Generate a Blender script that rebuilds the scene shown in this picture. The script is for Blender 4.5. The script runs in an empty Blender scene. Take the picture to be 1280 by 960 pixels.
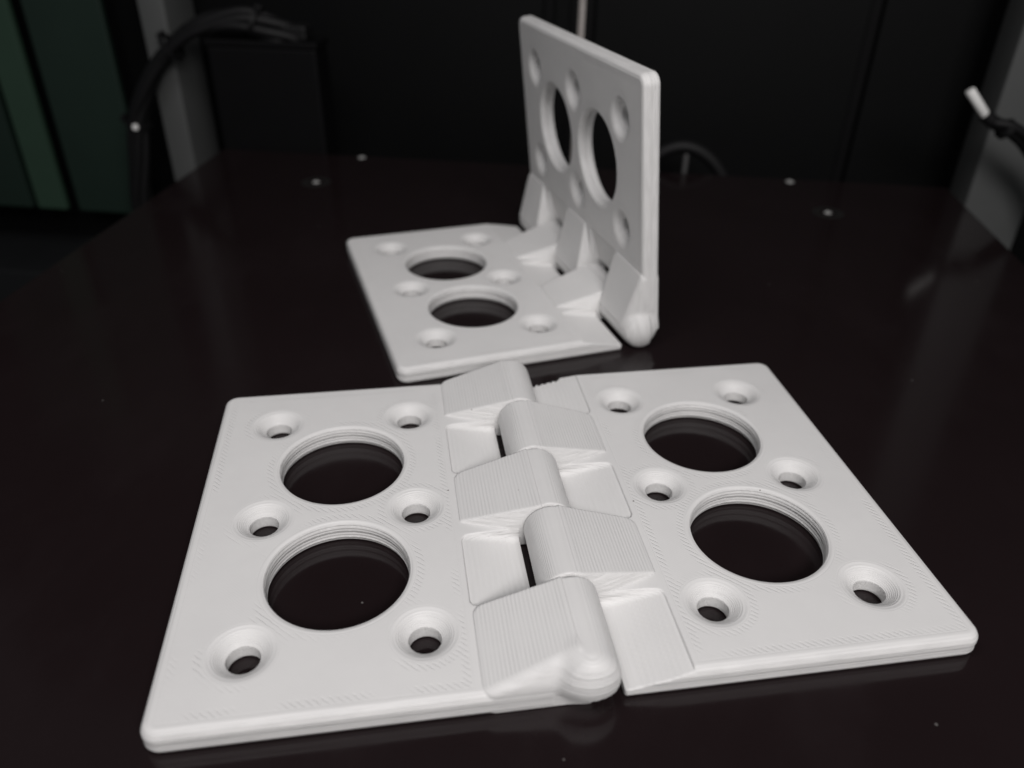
import bpy, bmesh, math, random
import numpy as np
from mathutils import Vector, Matrix

random.seed(3)
SC = bpy.context.scene
COL = SC.collection
MM = 0.001                      # everything below is written in millimetres

# ------------------------------------------------------------------ camera
cam_d = bpy.data.cameras.new('camera')
cam = bpy.data.objects.new('camera', cam_d)
COL.objects.link(cam)
cam_d.sensor_width = 36.0
cam_d.lens = 28.27
cam_d.clip_start = 0.005
cam_d.clip_end = 10.0
RIGHT = Vector((0.98889, -0.14795, 0.01532))
FWD = Vector((0.13281, 0.83229, -0.53820)).normalized()
UP = RIGHT.cross(FWD).normalized()
RIGHT = FWD.cross(UP).normalized()
M = Matrix((RIGHT, UP, -FWD)).transposed().to_4x4()
M.translation = Vector((-22.737, -108.184, 98.073)) * MM
cam.matrix_world = M
cam_d.dof.use_dof = True
cam_d.dof.focus_distance = 0.136
cam_d.dof.aperture_fstop = 15.0
SC.camera = cam

# ------------------------------------------------------------------ world and lamps
w = bpy.data.worlds.new('World')
SC.world = w
w.use_nodes = True
w.node_tree.nodes['Background'].inputs['Color'].default_value = (0.9, 0.95, 1.0, 1)
w.node_tree.nodes['Background'].inputs['Strength'].default_value = 0.045


def area(name, loc, target, sx, sy, power, col):
    d = bpy.data.lights.new(name, 'AREA')
    d.shape = 'RECTANGLE'
    d.size = sx * MM
    d.size_y = sy * MM
    d.energy = power
    d.color = col
    o = bpy.data.objects.new(name, d)
    COL.objects.link(o)
    o.location = Vector(loc) * MM
    o.rotation_euler = (Vector(target) - Vector(loc)).to_track_quat('-Z', 'Y').to_euler()
    return o


area('key_lamp', (50, -350, 300), (10, 40, 20), 220, 130, 1.46, (1.0, 0.966, 0.958))
area('top_lamp', (-90, -70, 320), (-10, 70, 0), 200, 90, 0.40, (1.0, 0.975, 0.98))

SC.view_settings.view_transform = 'Standard'
SC.view_settings.look = 'None'
SC.view_settings.gamma = 1.0
SC.view_settings.exposure = 0.0

# ------------------------------------------------------------------ the machine's own frame
ANG = math.radians(-15.6)
CA, SA = math.cos(ANG), math.sin(ANG)


def uv(u, v, z=0.0):
    return Vector((u * CA - v * SA, u * SA + v * CA, z))


# ------------------------------------------------------------------ materials
class NT:
    def __init__(self, name):
        self.m = bpy.data.materials.new(name)
        self.m.use_nodes = True
        self.t = self.m.node_tree
        self.b = self.t.nodes['Principled BSDF']

    def n(self, kind, **kw):
        x = self.t.nodes.new(kind)
        for k, v in kw.items():
            setattr(x, k, v)
        return x

    def link(self, a, b):
        self.t.links.new(a, b)

    def val(self, x, sock):
        if isinstance(x, (int, float)):
            sock.default_value = x
        else:
            self.link(x, sock)

    def math(self, op, a, b=0.0, c=None):
        x = self.n('ShaderNodeMath', operation=op)
        self.val(a, x.inputs[0])
        self.val(b, x.inputs[1])
        if c is not None:
            self.val(c, x.inputs[2])
        return x.outputs[0]

    def step(self, x, e0, e1):
        r = self.n('ShaderNodeMapRange', interpolation_type='SMOOTHSTEP')
        self.val(x, r.inputs['Value'])
        r.inputs['From Min'].default_value = e0
        r.inputs['From Max'].default_value = e1
        return r.outputs['Result']

    def noise(self, vec, scale, detail=2.0, rough=0.5):
        x = self.n('ShaderNodeTexNoise')
        x.inputs['Scale'].default_value = scale
        x.inputs['Detail'].default_value = detail
        x.inputs['Roughness'].default_value = rough
        self.link(vec, x.inputs['Vector'])
        return x.outputs['Fac']

    def mapped(self, vec, scale):
        x = self.n('ShaderNodeMapping')
        x.inputs['Scale'].default_value = scale
        self.link(vec, x.inputs['Vector'])
        return x.outputs['Vector']


def simple(name, col, rough=0.5, metal=0.0, nscale=0.0, namp=0.0, bump=0.0, spec=0.5):
    k = NT(name)
    k.b.inputs['Base Color'].default_value = (*col, 1)
    k.b.inputs['Roughness'].default_value = rough
    k.b.inputs['Metallic'].default_value = metal
    k.b.inputs['Specular IOR Level'].default_value = spec
    if nscale:
        tc = k.n('ShaderNodeTexCoord')
        f = k.noise(tc.outputs['Object'], nscale, 4.0, 0.6)
        mix = k.n('ShaderNodeMix', data_type='RGBA')
        mix.inputs['A'].default_value = (*[c * (1 - namp) for c in col], 1)
        mix.inputs['B'].default_value = (*[c * (1 + namp) for c in col], 1)
        k.link(f, mix.inputs['Factor'])
        k.link(mix.outputs['Result'], k.b.inputs['Base Color'])
        if bump:
            bp = k.n('ShaderNodeBump')
            bp.inputs['Distance'].default_value = bump * MM
            k.link(f, bp.inputs['Height'])
            k.link(bp.outputs['Normal'], k.b.inputs['Normal'])
    return k.m


def plastic_material():
    k = NT('white_printed_plastic')
    tc = k.n('ShaderNodeTexCoord')
    P = k.mapped(tc.outputs['Object'], (1000, 1000, 1000))
    sx = k.n('ShaderNodeSeparateXYZ')
    k.link(P, sx.inputs[0])
    X, Y, Z = sx.outputs
    # printed layers: contour lines of the height above the print bed
    wob = k.noise(k.mapped(P, (0.12, 0.05, 0.6)), 1.0, 2.0)
    zz = k.math('ADD', Z, k.math('MULTIPLY', wob, 0.10))
    lines = k.math('SINE', k.math('MULTIPLY', zz, 2 * math.pi / 0.2))
    amp = k.step(k.noise(k.mapped(P, (0.25, 0.12, 1.5)), 1.0, 2.0), 0.25, 0.75)
    lines = k.math('MULTIPLY', lines, k.math('MULTIPLY_ADD', amp, 0.8, 0.35))
    coarse = k.noise(k.mapped(P, (0.03, 0.03, 2.6)), 1.0, 3.0, 0.6)
    h = k.math('MULTIPLY_ADD', coarse, 4.0, k.math('MULTIPLY', lines, 1.5))
    # ends of the top infill strokes, a band that follows every outline
    at = k.n('ShaderNodeAttribute', attribute_name='edge_distance')
    d = at.outputs['Fac']
    wav = k.noise(P, 0.9, 2.0)
    diag = k.math('ADD', k.math('ADD', X, Y), k.math('MULTIPLY', wav, 0.5))
    strokes = k.step(k.math('SINE', k.math('MULTIPLY', diag, 2 * math.pi / 1.05)), 0.35, 0.95)
    band = k.math('MULTIPLY', k.step(d, 0.9, 1.2), k.math('SUBTRACT', 1.0, k.step(d, 1.9, 2.4)))
    patch = k.step(k.noise(k.mapped(P, (0.09, 0.09, 0.09)), 1.0, 1.0), 0.38, 0.55)
    ticks = k.math('MULTIPLY', k.math('MULTIPLY', strokes, band), patch)
    top = k.step(d, 0.0, 0.2)
    infill = k.math('SINE', k.math('MULTIPLY', diag, 2 * math.pi / 0.55))
    infill = k.math('MULTIPLY', k.math('MULTIPLY', infill, top), 0.10)
    # the groove between perimeter and infill
    gro = k.math('MULTIPLY', k.step(d, 0.70, 0.82), k.math('SUBTRACT', 1.0, k.step(d, 0.86, 0.98)))
    h = k.math('ADD', h, k.math('MULTIPLY', ticks, -3.2))
    h = k.math('ADD', h, infill)
    h = k.math('ADD', h, k.math('MULTIPLY', gro, -1.2))
    grain = k.noise(P, 2.2, 3.0, 0.7)
    h = k.math('ADD', h, k.math('MULTIPLY', grain, 0.35))
    bp = k.n('ShaderNodeBump')
    bp.inputs['Strength'].default_value = 1.0
    bp.inputs['Distance'].default_value = 0.016 * MM
    k.link(h, bp.inputs['Height'])
    k.link(bp.outputs['Normal'], k.b.inputs['Normal'])
    # colour: white, faintly uneven, a few dark flecks
    tint = k.noise(k.mapped(P, (0.05, 0.05, 0.12)), 1.0, 4.0, 0.6)
    mix = k.n('ShaderNodeMix', data_type='RGBA')
    mix.inputs['A'].default_value = (0.67, 0.665, 0.66, 1)
    mix.inputs['B'].default_value = (0.785, 0.78, 0.77, 1)
    k.link(tint, mix.inputs['Factor'])
    vo = k.n('ShaderNodeTexVoronoi', feature='F1')
    vo.inputs['Scale'].default_value = 0.14
    k.link(P, vo.inputs['Vector'])
    fleck = k.math('SUBTRACT', 1.0, k.step(vo.outputs['Distance'], 0.012, 0.03))
    mix2 = k.n('ShaderNodeMix', data_type='RGBA')
    mix2.inputs['B'].default_value = (0.12, 0.10, 0.09, 1)
    k.link(mix.outputs['Result'], mix2.inputs['A'])
    k.link(fleck, mix2.inputs['Factor'])
    k.link(mix2.outputs['Result'], k.b.inputs['Base Color'])
    k.link(k.math('MULTIPLY_ADD', k.noise(k.mapped(P, (0.07, 0.07, 0.3)), 1.0, 4.0, 0.65), 0.35, 0.30), k.b.inputs['Roughness'])
    k.b.inputs['Specular IOR Level'].default_value = 0.35
    return k.m


def bed_material():
    k = NT('dark_brown_bed_coating')
    tc = k.n('ShaderNodeTexCoord')
    P = k.mapped(tc.outputs['Object'], (1000, 1000, 1000))
    n1 = k.noise(k.mapped(P, (0.018, 0.018, 0.018)), 1.0, 5.0, 0.6)
    # wiped fingerprints and smears: dull streaks in the gloss
    smear = k.step(k.noise(k.mapped(P, (0.030, 0.016, 0.02)), 1.0, 6.0, 0.66), 0.46, 0.70)
    r = k.math('MULTIPLY_ADD', n1, 0.08, k.math('MULTIPLY_ADD', smear, 0.12, 0.085))
    k.link(r, k.b.inputs['Roughness'])
    mix = k.n('ShaderNodeMix', data_type='RGBA')
    mix.inputs['A'].default_value = (0.0098, 0.0062, 0.0066, 1)
    mix.inputs['B'].default_value = (0.0150, 0.0100, 0.0108, 1)
    k.link(k.math('MULTIPLY_ADD', smear, 0.3, k.math('MULTIPLY', n1, 0.9)), mix.inputs['Factor'])
    # dust
    vo = k.n('ShaderNodeTexVoronoi', feature='F1', voronoi_dimensions='2D')
    vo.inputs['Scale'].default_value = 0.085
    k.link(P, vo.inputs['Vector'])
    sp = k.n('ShaderNodeSeparateColor')
    k.link(vo.outputs['Color'], sp.inputs[0])
    lim = k.math('MULTIPLY', sp.outputs[0], 0.020)
    dust = k.math('LESS_THAN', vo.outputs['Distance'], lim)
    keep = k.math('GREATER_THAN', sp.outputs[1], 0.84)
    dust = k.math('MULTIPLY', k.math('MULTIPLY', dust, keep), 0.35)
    mix2 = k.n('ShaderNodeMix', data_type='RGBA')
    mix2.inputs['B'].default_value = (0.30, 0.29, 0.28, 1)
    k.link(mix.outputs['Result'], mix2.inputs['A'])
    k.link(dust, mix2.inputs['Factor'])
    k.link(mix2.outputs['Result'], k.b.inputs['Base Color'])
    k.b.inputs['Specular IOR Level'].default_value = 0.34
    return k.m


MAT = dict(
    plastic=plastic_material(),
    bed=bed_material(),
    wall=simple('black_sheet_panel', (0.0014, 0.0016, 0.0018), 0.6, 0, 30, 0.25, 0.02, 0.15),
    dark=simple('black_powder_coat', (0.0022, 0.0022, 0.0026), 0.65, 0, 60, 0.3, 0.02, 0.15),
    post=simple('grey_anodised_profile', (0.075, 0.078, 0.077), 0.55, 0.0, 40, 0.12, 0.01),
    ledge=simple('dark_grey_shelf', (0.014, 0.015, 0.016), 0.6, 0, 30, 0.25, 0.02, 0.2),
    green=simple('green_plastic_panel', (0.030, 0.060, 0.040), 0.45, 0, 25, 0.2, 0.01),
    deep=simple('dark_green_plastic_panel', (0.012, 0.024, 0.018), 0.45, 0, 25, 0.25, 0.01),
    cable=simple('black_cable_jacket', (0.0045, 0.0045, 0.005), 0.6, 0, 200, 0.2, 0.05, 0.3),
    tie=simple('pale_nylon', (0.88, 0.88, 0.86), 0.4, 0, 150, 0.05, 0.02),
    steel=simple('bright_steel', (0.36, 0.36, 0.35), 0.5, 0.0, 300, 0.1, 0.02),
    dull=simple('dull_countersunk_metal', (0.16, 0.155, 0.15), 0.45, 1.0, 300, 0.15, 0.02),
    pin=simple('grey_pin', (0.05, 0.05, 0.05), 0.5, 0, 200, 0.1, 0.02, 0.3),
    rod=simple('pale_rod_metal', (0.42, 0.39, 0.37), 0.55, 0.0, 900, 0.5, 0.2),
)


# ------------------------------------------------------------------ object helpers
def props(o, label=None, category=None, group=None, kind=None):
    for k_, v_ in (('label', label), ('category', category), ('group', group), ('kind', kind)):
        if v_:
            o[k_] = v_
    return o


def empty(name, loc, rz=0.0):
    o = bpy.data.objects.new(name, None)
    COL.objects.link(o)
    o.empty_display_size = 0.01
    o.location = Vector(loc) * MM
    o.rotation_euler = (0, 0, rz)
    return o


def link_mesh(name, me, parent=None):
    o = bpy.data.objects.new(name, me)
    COL.objects.link(o)
    o.parent = parent
    return o


def from_bm(name, bm, mat, parent=None, smooth=False):
    me = bpy.data.meshes.new(name)
    bmesh.ops.recalc_face_normals(bm, faces=bm.faces)
    bm.to_mesh(me)
    bm.free()
    me.transform(Matrix.Scale(MM, 4))
    me.materials.append(mat)
    if smooth:
        me.polygons.foreach_set('use_smooth', [True] * len(me.polygons))
        me.set_sharp_from_angle(angle=math.radians(38))
    return link_mesh(name, me, parent)


def add_box(bm, lo, hi, bev=0.0, seg=2):
    g = bmesh.ops.create_cube(bm, size=1.0)
    vs = g['verts']
    for v in vs:
        v.co = Vector([lo[i] + (v.co[i] + 0.5) * (hi[i] - lo[i]) for i in range(3)])
    if bev:
        es = list({e for v in vs for e in v.link_edges})
        bmesh.ops.bevel(bm, geom=es, offset=bev, segments=seg, affect='EDGES', profile=0.5)


def box_obj(name, lo, hi, mat, parent=None, bev=0.0):
    bm = bmesh.new()
    add_box(bm, lo, hi, bev)
    return from_bm(name, bm, mat, parent)


def smooth_path(pts, n=12):
    P = [Vector(p) for p in pts]
    P = [2 * P[0] - P[1]] + P + [2 * P[-1] - P[-2]]
    out = []
    for i in range(1, len(P) - 2):
        for k_ in range(n):
            t = k_ / n
            a, b, c, d = P[i - 1], P[i], P[i + 1], P[i + 2]
            out.append(0.5 * ((2 * b) + (c - a) * t + (2 * a - 5 * b + 4 * c - d) * t * t
                              + (3 * b - a - 3 * c + d) * t ** 3))
    out.append(P[-2])
    return out


def add_tube(bm, path, rad, seg=14, cap=True):
    path = [Vector(p) for p in path]
    rads = rad if isinstance(rad, (list, tuple)) else [rad] * len(path)
    prev, rings = None, []
    for i, p in enumerate(path):
        t = (path[min(i + 1, len(path) - 1)] - path[max(i - 1, 0)]).normalized()
        if prev is None:
            prev = t.orthogonal().normalized()
        nrm = (prev - t * prev.dot(t)).normalized()
        prev = nrm
        bn = t.cross(nrm)
        rings.append([bm.verts.new(p + (nrm * math.cos(2 * math.pi * s / seg)
                                        + bn * math.sin(2 * math.pi * s / seg)) * rads[i]) for s in range(seg)])
    for a, b in zip(rings, rings[1:]):
        for s in range(seg):
            bm.faces.new((a[s], a[(s + 1) % seg], b[(s + 1) % seg], b[s]))
    if cap:
        bm.faces.new(rings[0][::-1])
        bm.faces.new(rings[-1])


def add_lathe(bm, prof, seg=32):
    """prof: (radius, z) pairs, bottom to top"""
    rings = []
    for r, z in prof:
        if r <= 1e-6:
            rings.append([bm.verts.new((0, 0, z))])
        else:
            rings.append([bm.verts.new((r * math.cos(2 * math.pi * s / seg), r * math.sin(2 * math.pi * s / seg), z))
                          for s in range(seg)])
    for a, b in zip(rings, rings[1:]):
        for s in range(seg):
            q = (s + 1) % seg
            if len(a) == 1 and len(b) == 1:
                continue
            if len(a) == 1:
                bm.faces.new((a[0], b[q], b[s]))
            elif len(b) == 1:
                bm.faces.new((a[s], a[q], b[0]))
            else:
                bm.faces.new((a[s], a[q], b[q], b[s]))


# ------------------------------------------------------------------ hinge leaves: solid modelled as a distance field
T = 4.0            # plate thickness
H = 4.4            # height of the pin axis
RC = 4.4           # barrel radius
XO, YO = 59.8, 40.0
BIG = [(35.1, -14.0, 11.25), (35.1, 14.0, 11.25)]
SMALL = [(x, y) for x in (22.15, 48.1) for y in (-27.95, 0.0, 27.95)]
SLOPE = math.radians(18.6)
XW = 15.0          # where wedges and pockets meet the plate
R_BORE, R_SINK, Z_BORE = 2.42, 4.4, 2.35


def smin(a, b, k):
    h = np.clip(0.5 + 0.5 * (b - a) / k, 0, 1)
    return b + (a - b) * h - k * h * (1 - h)


def smax(a, b, k):
    return -smin(-a, -b, k)


def hyp(*a):
    s = 0
    for x in a:
        s = s + x * x
    return np.sqrt(s)


def d_outline(x, y):
    rc = 2.6
    qx = np.abs(x - 20.0) - (XO - 20.0) + rc
    qy = np.abs(y) - YO + rc
    return hyp(np.maximum(qx, 0), np.maximum(qy, 0)) + np.minimum(np.maximum(qx, qy), 0) - rc


def ridges(z):
    return 0.022 * np.sin(4.1 * z + 0.4) + 0.022 * np.sin(9.3 * z + 2.0)


def d_big(x, y, z=None):
    d = np.minimum.reduce([hyp(x - cx, y - cy) - r for cx, cy, r in BIG])
    return d if z is None else d - 2.2 * ridges(z)


def d_sink(x, y, z):
    rad = np.minimum.reduce([hyp(x - cx, y - cy) for cx, cy in SMALL])
    k = (R_SINK - R_BORE) / (T - Z_BORE)
    cone = (rad - (R_BORE + (z - Z_BORE) * k)) / math.sqrt(1 + k * k)
    return np.minimum(cone, rad - R_BORE)


def d_plate(x, y, z, pockets, frayed=False):
    d2 = d_outline(x, y) + ridges(z)
    r = np.where(z > T / 2, 1.3, 0.95)
    w0 = d2 + r
    w1 = np.abs(z - T / 2) - (T / 2 - r)
    d = hyp(np.maximum(w0, 0), np.maximum(w1, 0)) + np.minimum(np.maximum(w0, w1), 0) - r
    d = smax(d, 5.0 - x, 0.5)
    d = smax(d, -d_big(x, y, z), 0.9)
    d = smax(d, -d_sink(x, y, z), 0.6)
    fl = (z - (T - 0.30 - 0.205 * (XW - x))) / math.sqrt(1 + 0.05)
    for y0, y1 in pockets:
        side_ = np.abs(y - (y0 + y1) / 2) - (y1 - y0) / 2 + 1.3 * ridges(z) + 0.02 * np.sin(2.1 * x + 9.0 * z)
        cut = smax(smax(-fl, side_, 1.3), smax(x - XW, side_, 2.0), 0.12)
        d = smax(d, -cut, 0.2)
    if frayed:
        d = smax(d, np.where(x < 11.5, y - 39.2 - 0.28 * np.sin(5.2 * x) - 0.15 * np.sin(11.7 * x + 1), -5.0), 0.15)
    return d


NF = (0.31, -0.89, 0.33)


def d_knuckle(x, y, z, y0, y1, side):
    dc = hyp(x, z - H) - RC
    dl = (x - XW) * math.sin(SLOPE) + (z - T - 0.16) * math.cos(SLOPE)
    wedge = np.maximum.reduce([dl, -x, -z, (z - H) * math.sin(SLOPE) - x * math.cos(SLOPE)])
    yc, hw = (y0 + y1) / 2, (y1 - y0) / 2
    for sgn, ye in ((-1, y0), (1, y1)):
        if abs(ye) > 39 and sgn == side:   # this outer end is bevelled down to the plate edge
            wedge = smax(wedge, (np.where(ye > 0, y, -y) - 40.0) * 0.894 + (z - 4.25) * 0.447, 1.3)
            continue
        if sgn != side or abs(ye) > 39:                 # only one flank of each wedge is cut back
            continue
        yy = (y - ye) * (-sgn)          # 0 at the end face, growing inwards
        yy = yy + 0.018 * np.sin(8.0 * z + 1.3 * x) + 0.8 * ridges(z)
        fac = NF[0] * (x - 14.0) - (-NF[1]) * (yy - 2.6) + NF[2] * (z - 4.0)
        wedge = smax(wedge, fac, 0.35)
    wedge = smax(wedge, smax(np.abs(y - yc) - (hw - 0.05), x - XW, 2.0), 0.45)
    lo = y0 + (0.18 if abs(y0) < 39 else -10)
    hi = y1 - (0.18 if abs(y1) < 39 else -10)
    barrel = smax(dc, np.maximum(lo - y, y - hi), 0.45)
    if abs(y0) > 39 or abs(y1) > 39:
        sg = -1 if abs(y0) > 39 else 1
        kk = 0.45
        if sg != side:
            return smin(smax(barrel, sg * y - 40.0, 1.0), smax(wedge, sg * y - 40.0, 0.6), kk)
        kk = 0.45 + 0.9 * np.clip((sg * y - 35.0) / 4.0, 0, 1)
        R = 5.84
        sph = hyp(x, y - sg * (42.0 - R), z - H) - R
        sph = sph + 0.5 * np.clip((2.9 - z) / 0.5, 0, 1) + 2.0 * ridges(z) * 0.5
        sph = np.where(sg * y > 38.0, sph, -3.0)
        barrel = smax(barrel, sph, 1.0)
        return smin(barrel, wedge, kk)
    return smin(barrel, wedge, 0.45)


def make_leaf(kind, side):
    if kind == 'three':
        K = [(-40, -24), (-8, 8), (24, 40)]
        POC = [(-24, -8), (8, 24)]
    else:
        K = [(-24, -8), (8, 24)]
        POC = [(-60, -24), (-8, 8), (24, 60)]

    def sdf(x, y, z):
        d = d_plate(x, y, z, POC, kind == 'two' and side == -1)
        for y0, y1 in K:
            d = smin(d, d_knuckle(x, y, z, y0, y1, side), 0.1)
        return d

    s = 0.27
    gx = np.arange(-5.2, 61.2, s)
    gy = np.arange(-43.0, 43.3, s)
    gz = np.arange(-0.83, 9.6, s)
    F = np.empty((len(gx), len(gy), len(gz)), dtype=np.float32)
    for i in range(0, len(gx), 40):
        X, Y, Z = np.meshgrid(gx[i:i + 40], gy, gz, indexing='ij')
        F[i:i + 40] = sdf(X, Y, Z)
    ins = F < 0
    c = ins[:-1, :-1, :-1].astype(np.int8)
    tot = np.zeros_like(c)
    for a in (0, 1):
        for b in (0, 1):
            for e in (0, 1):
                tot += ins[a:a + c.shape[0], b:b + c.shape[1], e:e + c.shape[2]]
    act = (tot > 0) & (tot < 8)
    ijk = np.argwhere(act)
    idx = -np.ones(act.shape, dtype=np.int64)
    idx[tuple(ijk.T)] = np.arange(len(ijk))
    acc = np.zeros((len(ijk), 3))
    cnt = np.zeros(len(ijk))
    corners = [(a, b, e) for a in (0, 1) for b in (0, 1) for e in (0, 1)]
    for ca in corners:
        for ax in range(3):
            if ca[ax]:
                continue
            cb = list(ca)
            cb[ax] = 1
            fa = F[tuple((ijk + ca).T)].astype(float)
            fb = F[tuple((ijk + cb).T)].astype(float)
            m = (fa < 0) != (fb < 0)
            t = np.where(m, fa / np.where(m, fa - fb, 1), 0)
            p = np.tile(np.array(ca, float), (len(ijk), 1))
            p[:, ax] += t
            acc[m] += p[m]
            cnt[m] += 1
    V = (ijk + acc / cnt[:, None]) * s + np.array([gx[0], gy[0], gz[0]])

    def grad(Pn, e=0.02):
        g = np.empty_like(Pn)
        for ax in range(3):
            dp = np.zeros(3)
            dp[ax] = e
            g[:, ax] = (sdf(*(Pn + dp).T) - sdf(*(Pn - dp).T)) / (2 * e)
        return g

    for _ in range(2):
        g = grad(V)
        st = sdf(*V.T)[:, None] * g / np.maximum((g * g).sum(1, keepdims=True), 0.2)
        V = V - np.clip(st, -0.12, 0.12)
    N = grad(V, 0.05)
    N /= np.maximum(np.linalg.norm(N, axis=1, keepdims=True), 1e-6)
    quads = []
    for ax in range(3):
        sl0 = [slice(None)] * 3
        sl1 = [slice(None)] * 3
        sl0[ax] = slice(0, -1)
        sl1[ax] = slice(1, None)
        a_, b_ = ins[tuple(sl0)], ins[tuple(sl1)]
        e = np.argwhere(a_ != b_)
        o1, o2 = [(1, 2), (2, 0), (0, 1)][ax]
        q = []
        for d1, d2_ in ((-1, -1), (0, -1), (0, 0), (-1, 0)):
            cc = e.copy()
            cc[:, o1] += d1
            cc[:, o2] += d2_
            q.append(idx[tuple(cc.T)])
        q = np.stack(q, 1)
        flip = ~a_[tuple(e.T)]
        q[flip] = q[flip][:, ::-1]
        quads.append(q)
    Q = np.concatenate(quads)
    Q = Q[(Q >= 0).all(1)]

    # distance along the flat top to the nearest outline, for the print strokes
    x, y, z = V.T
    ed = np.minimum.reduce([-d_outline(x, y) - 0.9, d_big(x, y) - 0.3,
                            np.minimum.reduce([hyp(x - cx, y - cy) for cx, cy in SMALL]) - R_SINK, x - XW - 0.2])
    ed = np.where((z > T - 0.06) & (N[:, 2] > 0.97) & (x > XW), ed, -1.0)

    # which face belongs to which part
    C = V[Q].mean(1)
    cx_, cy_, cz_ = C.T
    lab = np.zeros(len(Q), dtype=np.int32)
    names = ['leaf']
    dp = d_plate(cx_, cy_, cz_, POC)
    for y0, y1 in K:
        names.append('knuckle')
        lab[(d_knuckle(cx_, cy_, cz_, y0, y1, side) < dp - 0.02) & (cx_ < XW + 0.3)] = len(names) - 1
    for bx, by, r in BIG:
        names.append('round_opening')
        lab[(hyp(cx_ - bx, cy_ - by) < r + 0.25) & (lab == 0)] = len(names) - 1
    for bx, by in SMALL:
        names.append('screw_hole')
        lab[(hyp(cx_ - bx, cy_ - by) < R_SINK + 0.05) & (cz_ > 0.25) & (lab == 0)] = len(names) - 1
    out = []
    for li, nm in enumerate(names):
        q = Q[lab == li]
        us, inv = np.unique(q, return_inverse=True)
        q = inv.reshape(q.shape)
        me = bpy.data.meshes.new(nm)
        me.vertices.add(len(us))
        me.vertices.foreach_set('co', (V[us] * MM).astype(np.float32).ravel())
        me.loops.add(q.size)
        me.loops.foreach_set('vertex_index', q.astype(np.int32).ravel())
        me.polygons.add(len(q))
        me.polygons.foreach_set('loop_start', np.arange(0, q.size, 4, dtype=np.int32))
        me.polygons.foreach_set('use_smooth', np.ones(len(q), dtype=bool))
        me.update(calc_edges=True)
        at = me.attributes.new('edge_distance', 'FLOAT', 'POINT')
        at.data.foreach_set('value', ed[us].astype(np.float32))
        me.materials.append(MAT['plastic'])
        me.normals_split_custom_set_from_vertices(N[us].tolist())
        out.append((nm, me))
    return out


# ------------------------------------------------------------------ the machine around the hinges
BED_U0, BED_U1, BED_V0, BED_V1 = -149.5, 134.8, -90.0, 203.0


def frame_obj(o):
    o.rotation_euler = (0, 0, ANG)
    return o


bed = box_obj('print_bed', (BED_U0, BED_V0, -5.0), (BED_U1, BED_V1, 0.0), MAT['bed'], bev=0.5)
props(frame_obj(bed), 'dark brown glossy print bed the two white hinges lie on', None, None, 'structure')

floor = box_obj('floor', (-420, -260, -104), (330, 300, -100), MAT['dark'])
props(frame_obj(floor), 'black floor of the machine below the print bed', None, None, 'structure')

# rear wall: sheet with upright panels proud of it
rear = box_obj('rear_wall', (-215, 256, -100), (330, 260, 480), MAT['dark'])
props(frame_obj(rear), 'black rear wall of the machine behind the print bed', None, None, 'structure')
for lo_u, hi_u, dv in ((-214, -24, 3.5), (-19.5, -13, 2.5), (-2.5, 106, 4.0), (111, 329, 4.0)):
    pn = box_obj('panel', (lo_u, 256 - dv, -99), (hi_u, 255.9, 479), MAT['wall'], rear, bev=0.6)

# left front-side: what shows beyond the left post
for lo_u, hi_u, mat, lab in ((-262, -247.5, 'green', 'narrow lighter green upright panel at the far left edge'),
                             (-241, -206, 'deep', 'wide dark green upright panel beside the left grey post')):
    p = box_obj('side_panel', (lo_u, 230, -42), (hi_u, 233, 190), MAT[mat], bev=0.4)
    props(frame_obj(p), lab, 'panel')
p = box_obj('side_panel', (-300, 230, -42), (-265, 233, 190), MAT['deep'], bev=0.4)
props(frame_obj(p), 'outermost green upright panel cut off by the left picture border', 'panel')
ledge = box_obj('lower_ledge', (-420, 215, -100), (-188, 262, -69), MAT['ledge'], bev=0.8)
props(frame_obj(ledge), 'low black ledge at the lower left behind the print bed', 'ledge')
back = box_obj('left_wall', (-420, 262, -100), (-206, 266, 480), MAT['dark'])
props(frame_obj(back), 'black wall behind the green panels on the left', None, None, 'structure')


def post(lo, hi, label):
    e = empty('frame_post', uv((lo[0] + hi[0]) / 2, (lo[1] + hi[1]) / 2, -100), ANG)
    props(e, label, 'post', 'grey posts of the machine frame')
    w_, d_ = (hi[0] - lo[0]) / 2, (hi[1] - lo[1]) / 2
    g = 0.9
    bm = bmesh.new()
    pts = []
    for sx_, sy_, a0 in ((-1, -1, 180), (1, -1, 270), (1, 1, 0), (-1, 1, 90)):      # rounded corners
        for q in range(4):
            a_ = math.radians(a0 + q * 30)
            pts.append((sx_ * (w_ - g) + g * math.cos(a_), sy_ * (d_ - g) + g * math.sin(a_)))
    lo_v = [bm.verts.new((x, y, 0)) for x, y in pts]
    hi_v = [bm.verts.new((x, y, 480)) for x, y in pts]
    for i in range(len(pts)):
        j = (i + 1) % len(pts)
        bm.faces.new((lo_v[i], lo_v[j], hi_v[j], hi_v[i]))
    bm.faces.new(lo_v[::-1])
    bm.faces.new(hi_v)
    from_bm('profile', bm, MAT['post'], e, smooth=True)
    box_obj('base_bracket', (-w_ - 2, -d_ - 2, 0), (w_ + 2, d_ + 2, 22), MAT['dark'], e, bev=0.8)
    return e


post((-181, 215), (-170, 240), 'slim grey upright post at the back left corner behind the cables')
post((148.5, 215), (171.5, 234), 'grey upright post at the right edge behind the white cable end')

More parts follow.
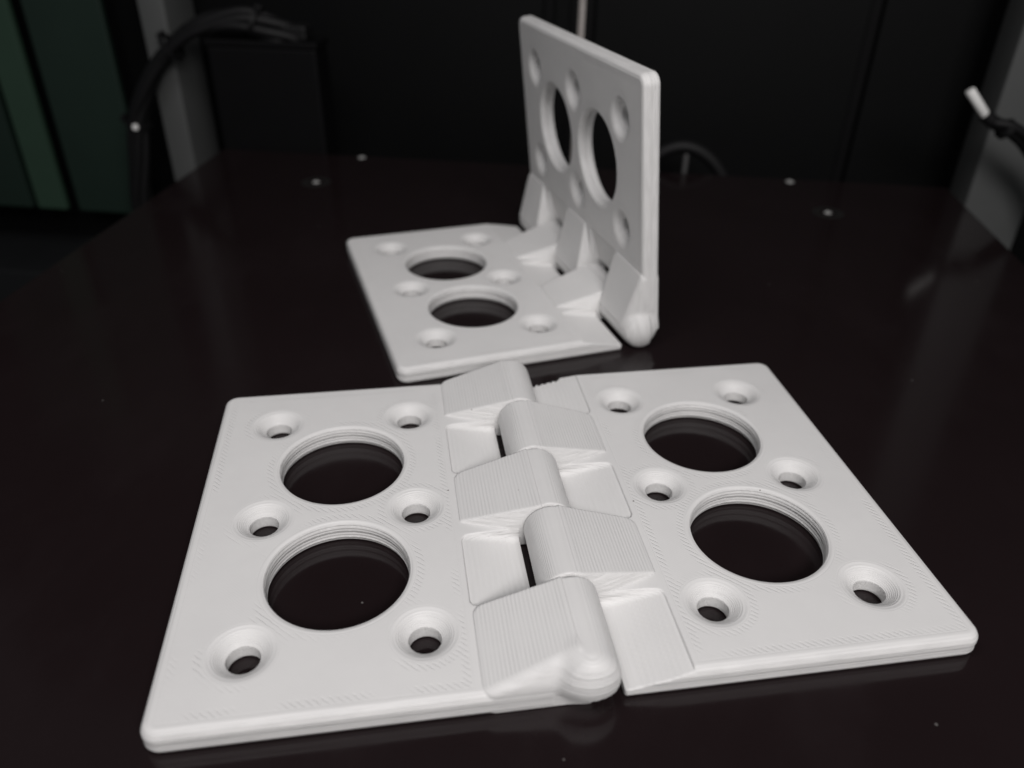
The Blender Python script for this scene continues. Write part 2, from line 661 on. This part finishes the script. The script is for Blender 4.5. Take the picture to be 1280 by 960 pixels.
# pale rod behind the standing leaf
e = empty('threaded_rod', uv(-6.6, 215, -60), ANG)
props(e, 'thin pale upright rod rising behind the standing hinge leaf', 'rod')
bm = bmesh.new()
add_lathe(bm, [(0, 0), (0.95, 0), (0.95, 240), (0, 240)], 14)
from_bm('core', bm, MAT['rod'], e, smooth=True)
for q in range(4):
    bm = bmesh.new()
    add_tube(bm, [(0.95 * math.cos(z_ * 0.75 + q * math.pi / 2), 0.95 * math.sin(z_ * 0.75 + q * math.pi / 2), z_)
                  for z_ in [0.6 * t for t in range(399)]], 0.42, 6)
    from_bm('thread', bm, MAT['rod'], e, smooth=True)
bm = bmesh.new()
add_lathe(bm, [(0, -6), (5, -6), (5, 3), (1.7, 3), (1.7, 3.4), (0, 3.4)], 20)
from_bm('rod_nut', bm, MAT['dark'], e, smooth=True)

# dark box beside the cables
e = empty('control_box', uv(-129, 206, -30), ANG)
props(e, 'black box at the back left where the cable bundle ends', 'box')
box_obj('case', (-22, 0, 0), (22, 14, 69), MAT['dark'], e, bev=1.0)
box_obj('lid', (-22.6, -0.6, 69.1), (22.6, 14.6, 71.5), MAT['dark'], e, bev=0.5)
box_obj('cable_gland', (4, 2, 71.4), (18, 11, 77), MAT['cable'], e, bev=1.0)

# cable bundle looping from behind the bed up over to the box
e = empty('cable_bundle', uv(-192, 208, -60), ANG)
props(e, 'bundle of black cables arching across the left grey post', 'cable')
base = [(-197, 210, -60), (-194.5, 208, -28), (-190.5, 208, -8), (-187.5, 208, 8), (-181.5, 208, 20),
        (-173.5, 208, 31), (-160, 208, 42.5), (-149, 208, 47), (-137, 208, 48.8), (-126, 209, 46),
        (-119, 211, 42.5), (-117, 212, 38)]
for j in range(5):
    pts = []
    for i, q in enumerate(base):
        a_ = j * 2 * math.pi / 5 + i * 0.55
        pts.append((q[0] + 192 + 3.1 * math.cos(a_), q[1] - 208 + 3.1 * math.sin(a_), q[2] + 60 + 2.4 * math.sin(a_ + 0.8)))
    bm = bmesh.new()
    add_tube(bm, smooth_path(pts, 8), 2.0, 10)
    from_bm('cable', bm, MAT['cable'], e, smooth=True)
for (cx, cz, an) in ((-187.6, 7.5, 0.30), (-166, 37.5, 0.9), (-130, 47.6, 1.9)):
    bm = bmesh.new()
    add_lathe(bm, [(5.1, -1.0), (5.5, -0.9), (5.5, 0.9), (5.1, 1.0), (5.1, -1.0)], 24)
    add_box(bm, (-6.7, -1.6, -1.4), (-5.2, 1.6, 1.4), 0.3)
    o = from_bm('cable_tie', bm, MAT['cable'], e, smooth=True)
    o.location = Vector((cx + 192, 0, cz + 60)) * MM
    o.rotation_euler = (0, an, 0)
bm = bmesh.new()
add_lathe(bm, [(0, -1.2), (1.0, -1.0), (1.35, 0), (1.0, 1.0), (0, 1.2)], 16)
o = from_bm('glint_bead', bm, MAT['tie'], e, smooth=True)  # pale bead added to stand for a bright glint on the cables
o.location = Vector((5.9, -5.0, 67)) * MM

# hose arc and pin at the back edge, right of the standing leaf
e = empty('hose_loop', uv(37, 213, -21.5), ANG)
props(e, 'low black hose loop peeking over the back edge of the bed', 'hose')
bm = bmesh.new()
pts = [(-26, 0, -10), (-22, 0, 8), (-14, 0, 22), (-4, 0, 28.5), (5, 0, 28), (14, 0, 21), (21, 0, 8), (25, 0, -10)]
add_tube(bm, smooth_path(pts, 8), 2.6, 12)
from_bm('hose', bm, MAT['cable'], e, smooth=True)
bm = bmesh.new()
add_lathe(bm, [(0, 0), (1.1, 0), (1.1, 27), (0.7, 27.6), (0, 27.6)], 16)
o = from_bm('pin', bm, MAT['pin'], e, smooth=True)
o.location = Vector((0.5, -5.0, 0)) * MM

# cable end in front of the right post
e = empty('sleeved_cable', uv(127, 190, 37.8), ANG)
props(e, 'black cable with a short white end pointing up left by the right post', 'cable')
A = Vector((0, 0, 0))
B = Vector((7.6, 0, -8.0))
D = (B - A).normalized()
bm = bmesh.new()
add_tube(bm, [A, A + D * 0.15, A + D * 0.5, B - D * 0.2, B], [1.1, 1.45, 1.6, 1.6, 1.45], 18)
from_bm('white_sleeve', bm, MAT['tie'], e, smooth=True)
bm = bmesh.new()
add_tube(bm, smooth_path([B - D * 0.3, B + D * 4 + Vector((0.8, 0, 0.6)), Vector((18.5, 0, -13.5)), Vector((27, 2, -20)), Vector((40, 6, -34)), Vector((52, 10, -60))], 8), 2.3, 12)
from_bm('sheath', bm, MAT['cable'], e, smooth=True)
bm = bmesh.new()
add_tube(bm, smooth_path([Vector((10.5, -1.5, -10.0)), Vector((17, -2.2, -11.0)), Vector((26, -1, -16.5)), Vector((41, 3, -29)), Vector((54, 8, -58))], 8), 1.7, 10)
from_bm('wire', bm, MAT['cable'], e, smooth=True)
bm = bmesh.new()
add_lathe(bm, [(3.1, -1.2), (3.6, -1.0), (3.6, 1.0), (3.1, 1.2), (3.1, -1.2)], 20)
o = from_bm('cable_tie', bm, MAT['cable'], e, smooth=True)
o.location = Vector((15.5, -0.5, -12.2)) * MM
o.rotation_euler = Vector((0.8, 0, -0.55)).to_track_quat('Z', 'Y').to_euler()

# screws let into the bed
def screw(u, v, ring, head, label):
    e = empty('bed_screw', uv(u, v, 0.02), ANG)
    props(e, label, 'screw', 'screws in the print bed')
    if ring:
        bm = bmesh.new()
        add_lathe(bm, [(ring, 0.0), (ring - 0.4, 0.18), (ring * 0.55, 0.06), (ring * 0.5, 0.0)], 28)
        from_bm('countersink_ring', bm, MAT['dull'], e, smooth=True)
    bm = bmesh.new()
    add_lathe(bm, [(head, -0.5), (head, 0.08), (head * 0.8, 0.28), (head * 0.5, 0.34), (head * 0.45, 0.08), (0, 0.06)], 20)
    from_bm('head', bm, MAT['steel'], e, smooth=True)


screw(-98.9, 169.0, 5.4, 1.3, 'countersunk steel screw in the bed on the left near the cables')
screw(84.2, 167.6, 5.4, 1.3, 'countersunk steel screw in the bed right of the standing hinge')
screw(-90.8, 201.0, 0, 1.5, 'small bright screw at the back edge of the bed left of the standing hinge')
screw(76.5, 199.5, 0, 1.6, 'small bright screw at the back edge of the bed right of the standing hinge')

# ------------------------------------------------------------------ the two hinges


def put_leaf(parts, root, loc, rot):
    leaf = None
    for nm, me in parts:
        o = link_mesh(nm, me, root if leaf is None else leaf)
        if leaf is None:
            leaf = o
            o.location = Vector(loc) * MM
            o.rotation_euler = rot
    return leaf


flat = empty('hinge', (0, 0, 0.02))
props(flat, 'white printed plastic hinge lying fully open and flat in the foreground', 'hinge', 'white printed hinges')
put_leaf(make_leaf('three', 1), flat, (0, 0, 0), (0, 0, math.pi))
put_leaf(make_leaf('two', -1), flat, (0, 0, 0), (0, 0, 0))

stand = empty('hinge', (28.31, 95.27, 0.02), 0.16939)
props(stand, 'white printed plastic hinge folded at a right angle with one leaf upright, standing behind', 'hinge', 'white printed hinges')
put_leaf(make_leaf('two', 1), stand, (0, 0, 0), (0, 0, math.pi))
PHI = 1.6818
up = put_leaf(make_leaf('three', -1), stand, (-math.sin(PHI) * -H * 1.0, 0, H - math.cos(PHI) * H), (0, -PHI, 0))
up['label'] = 'upright leaf standing at a right angle to the other'
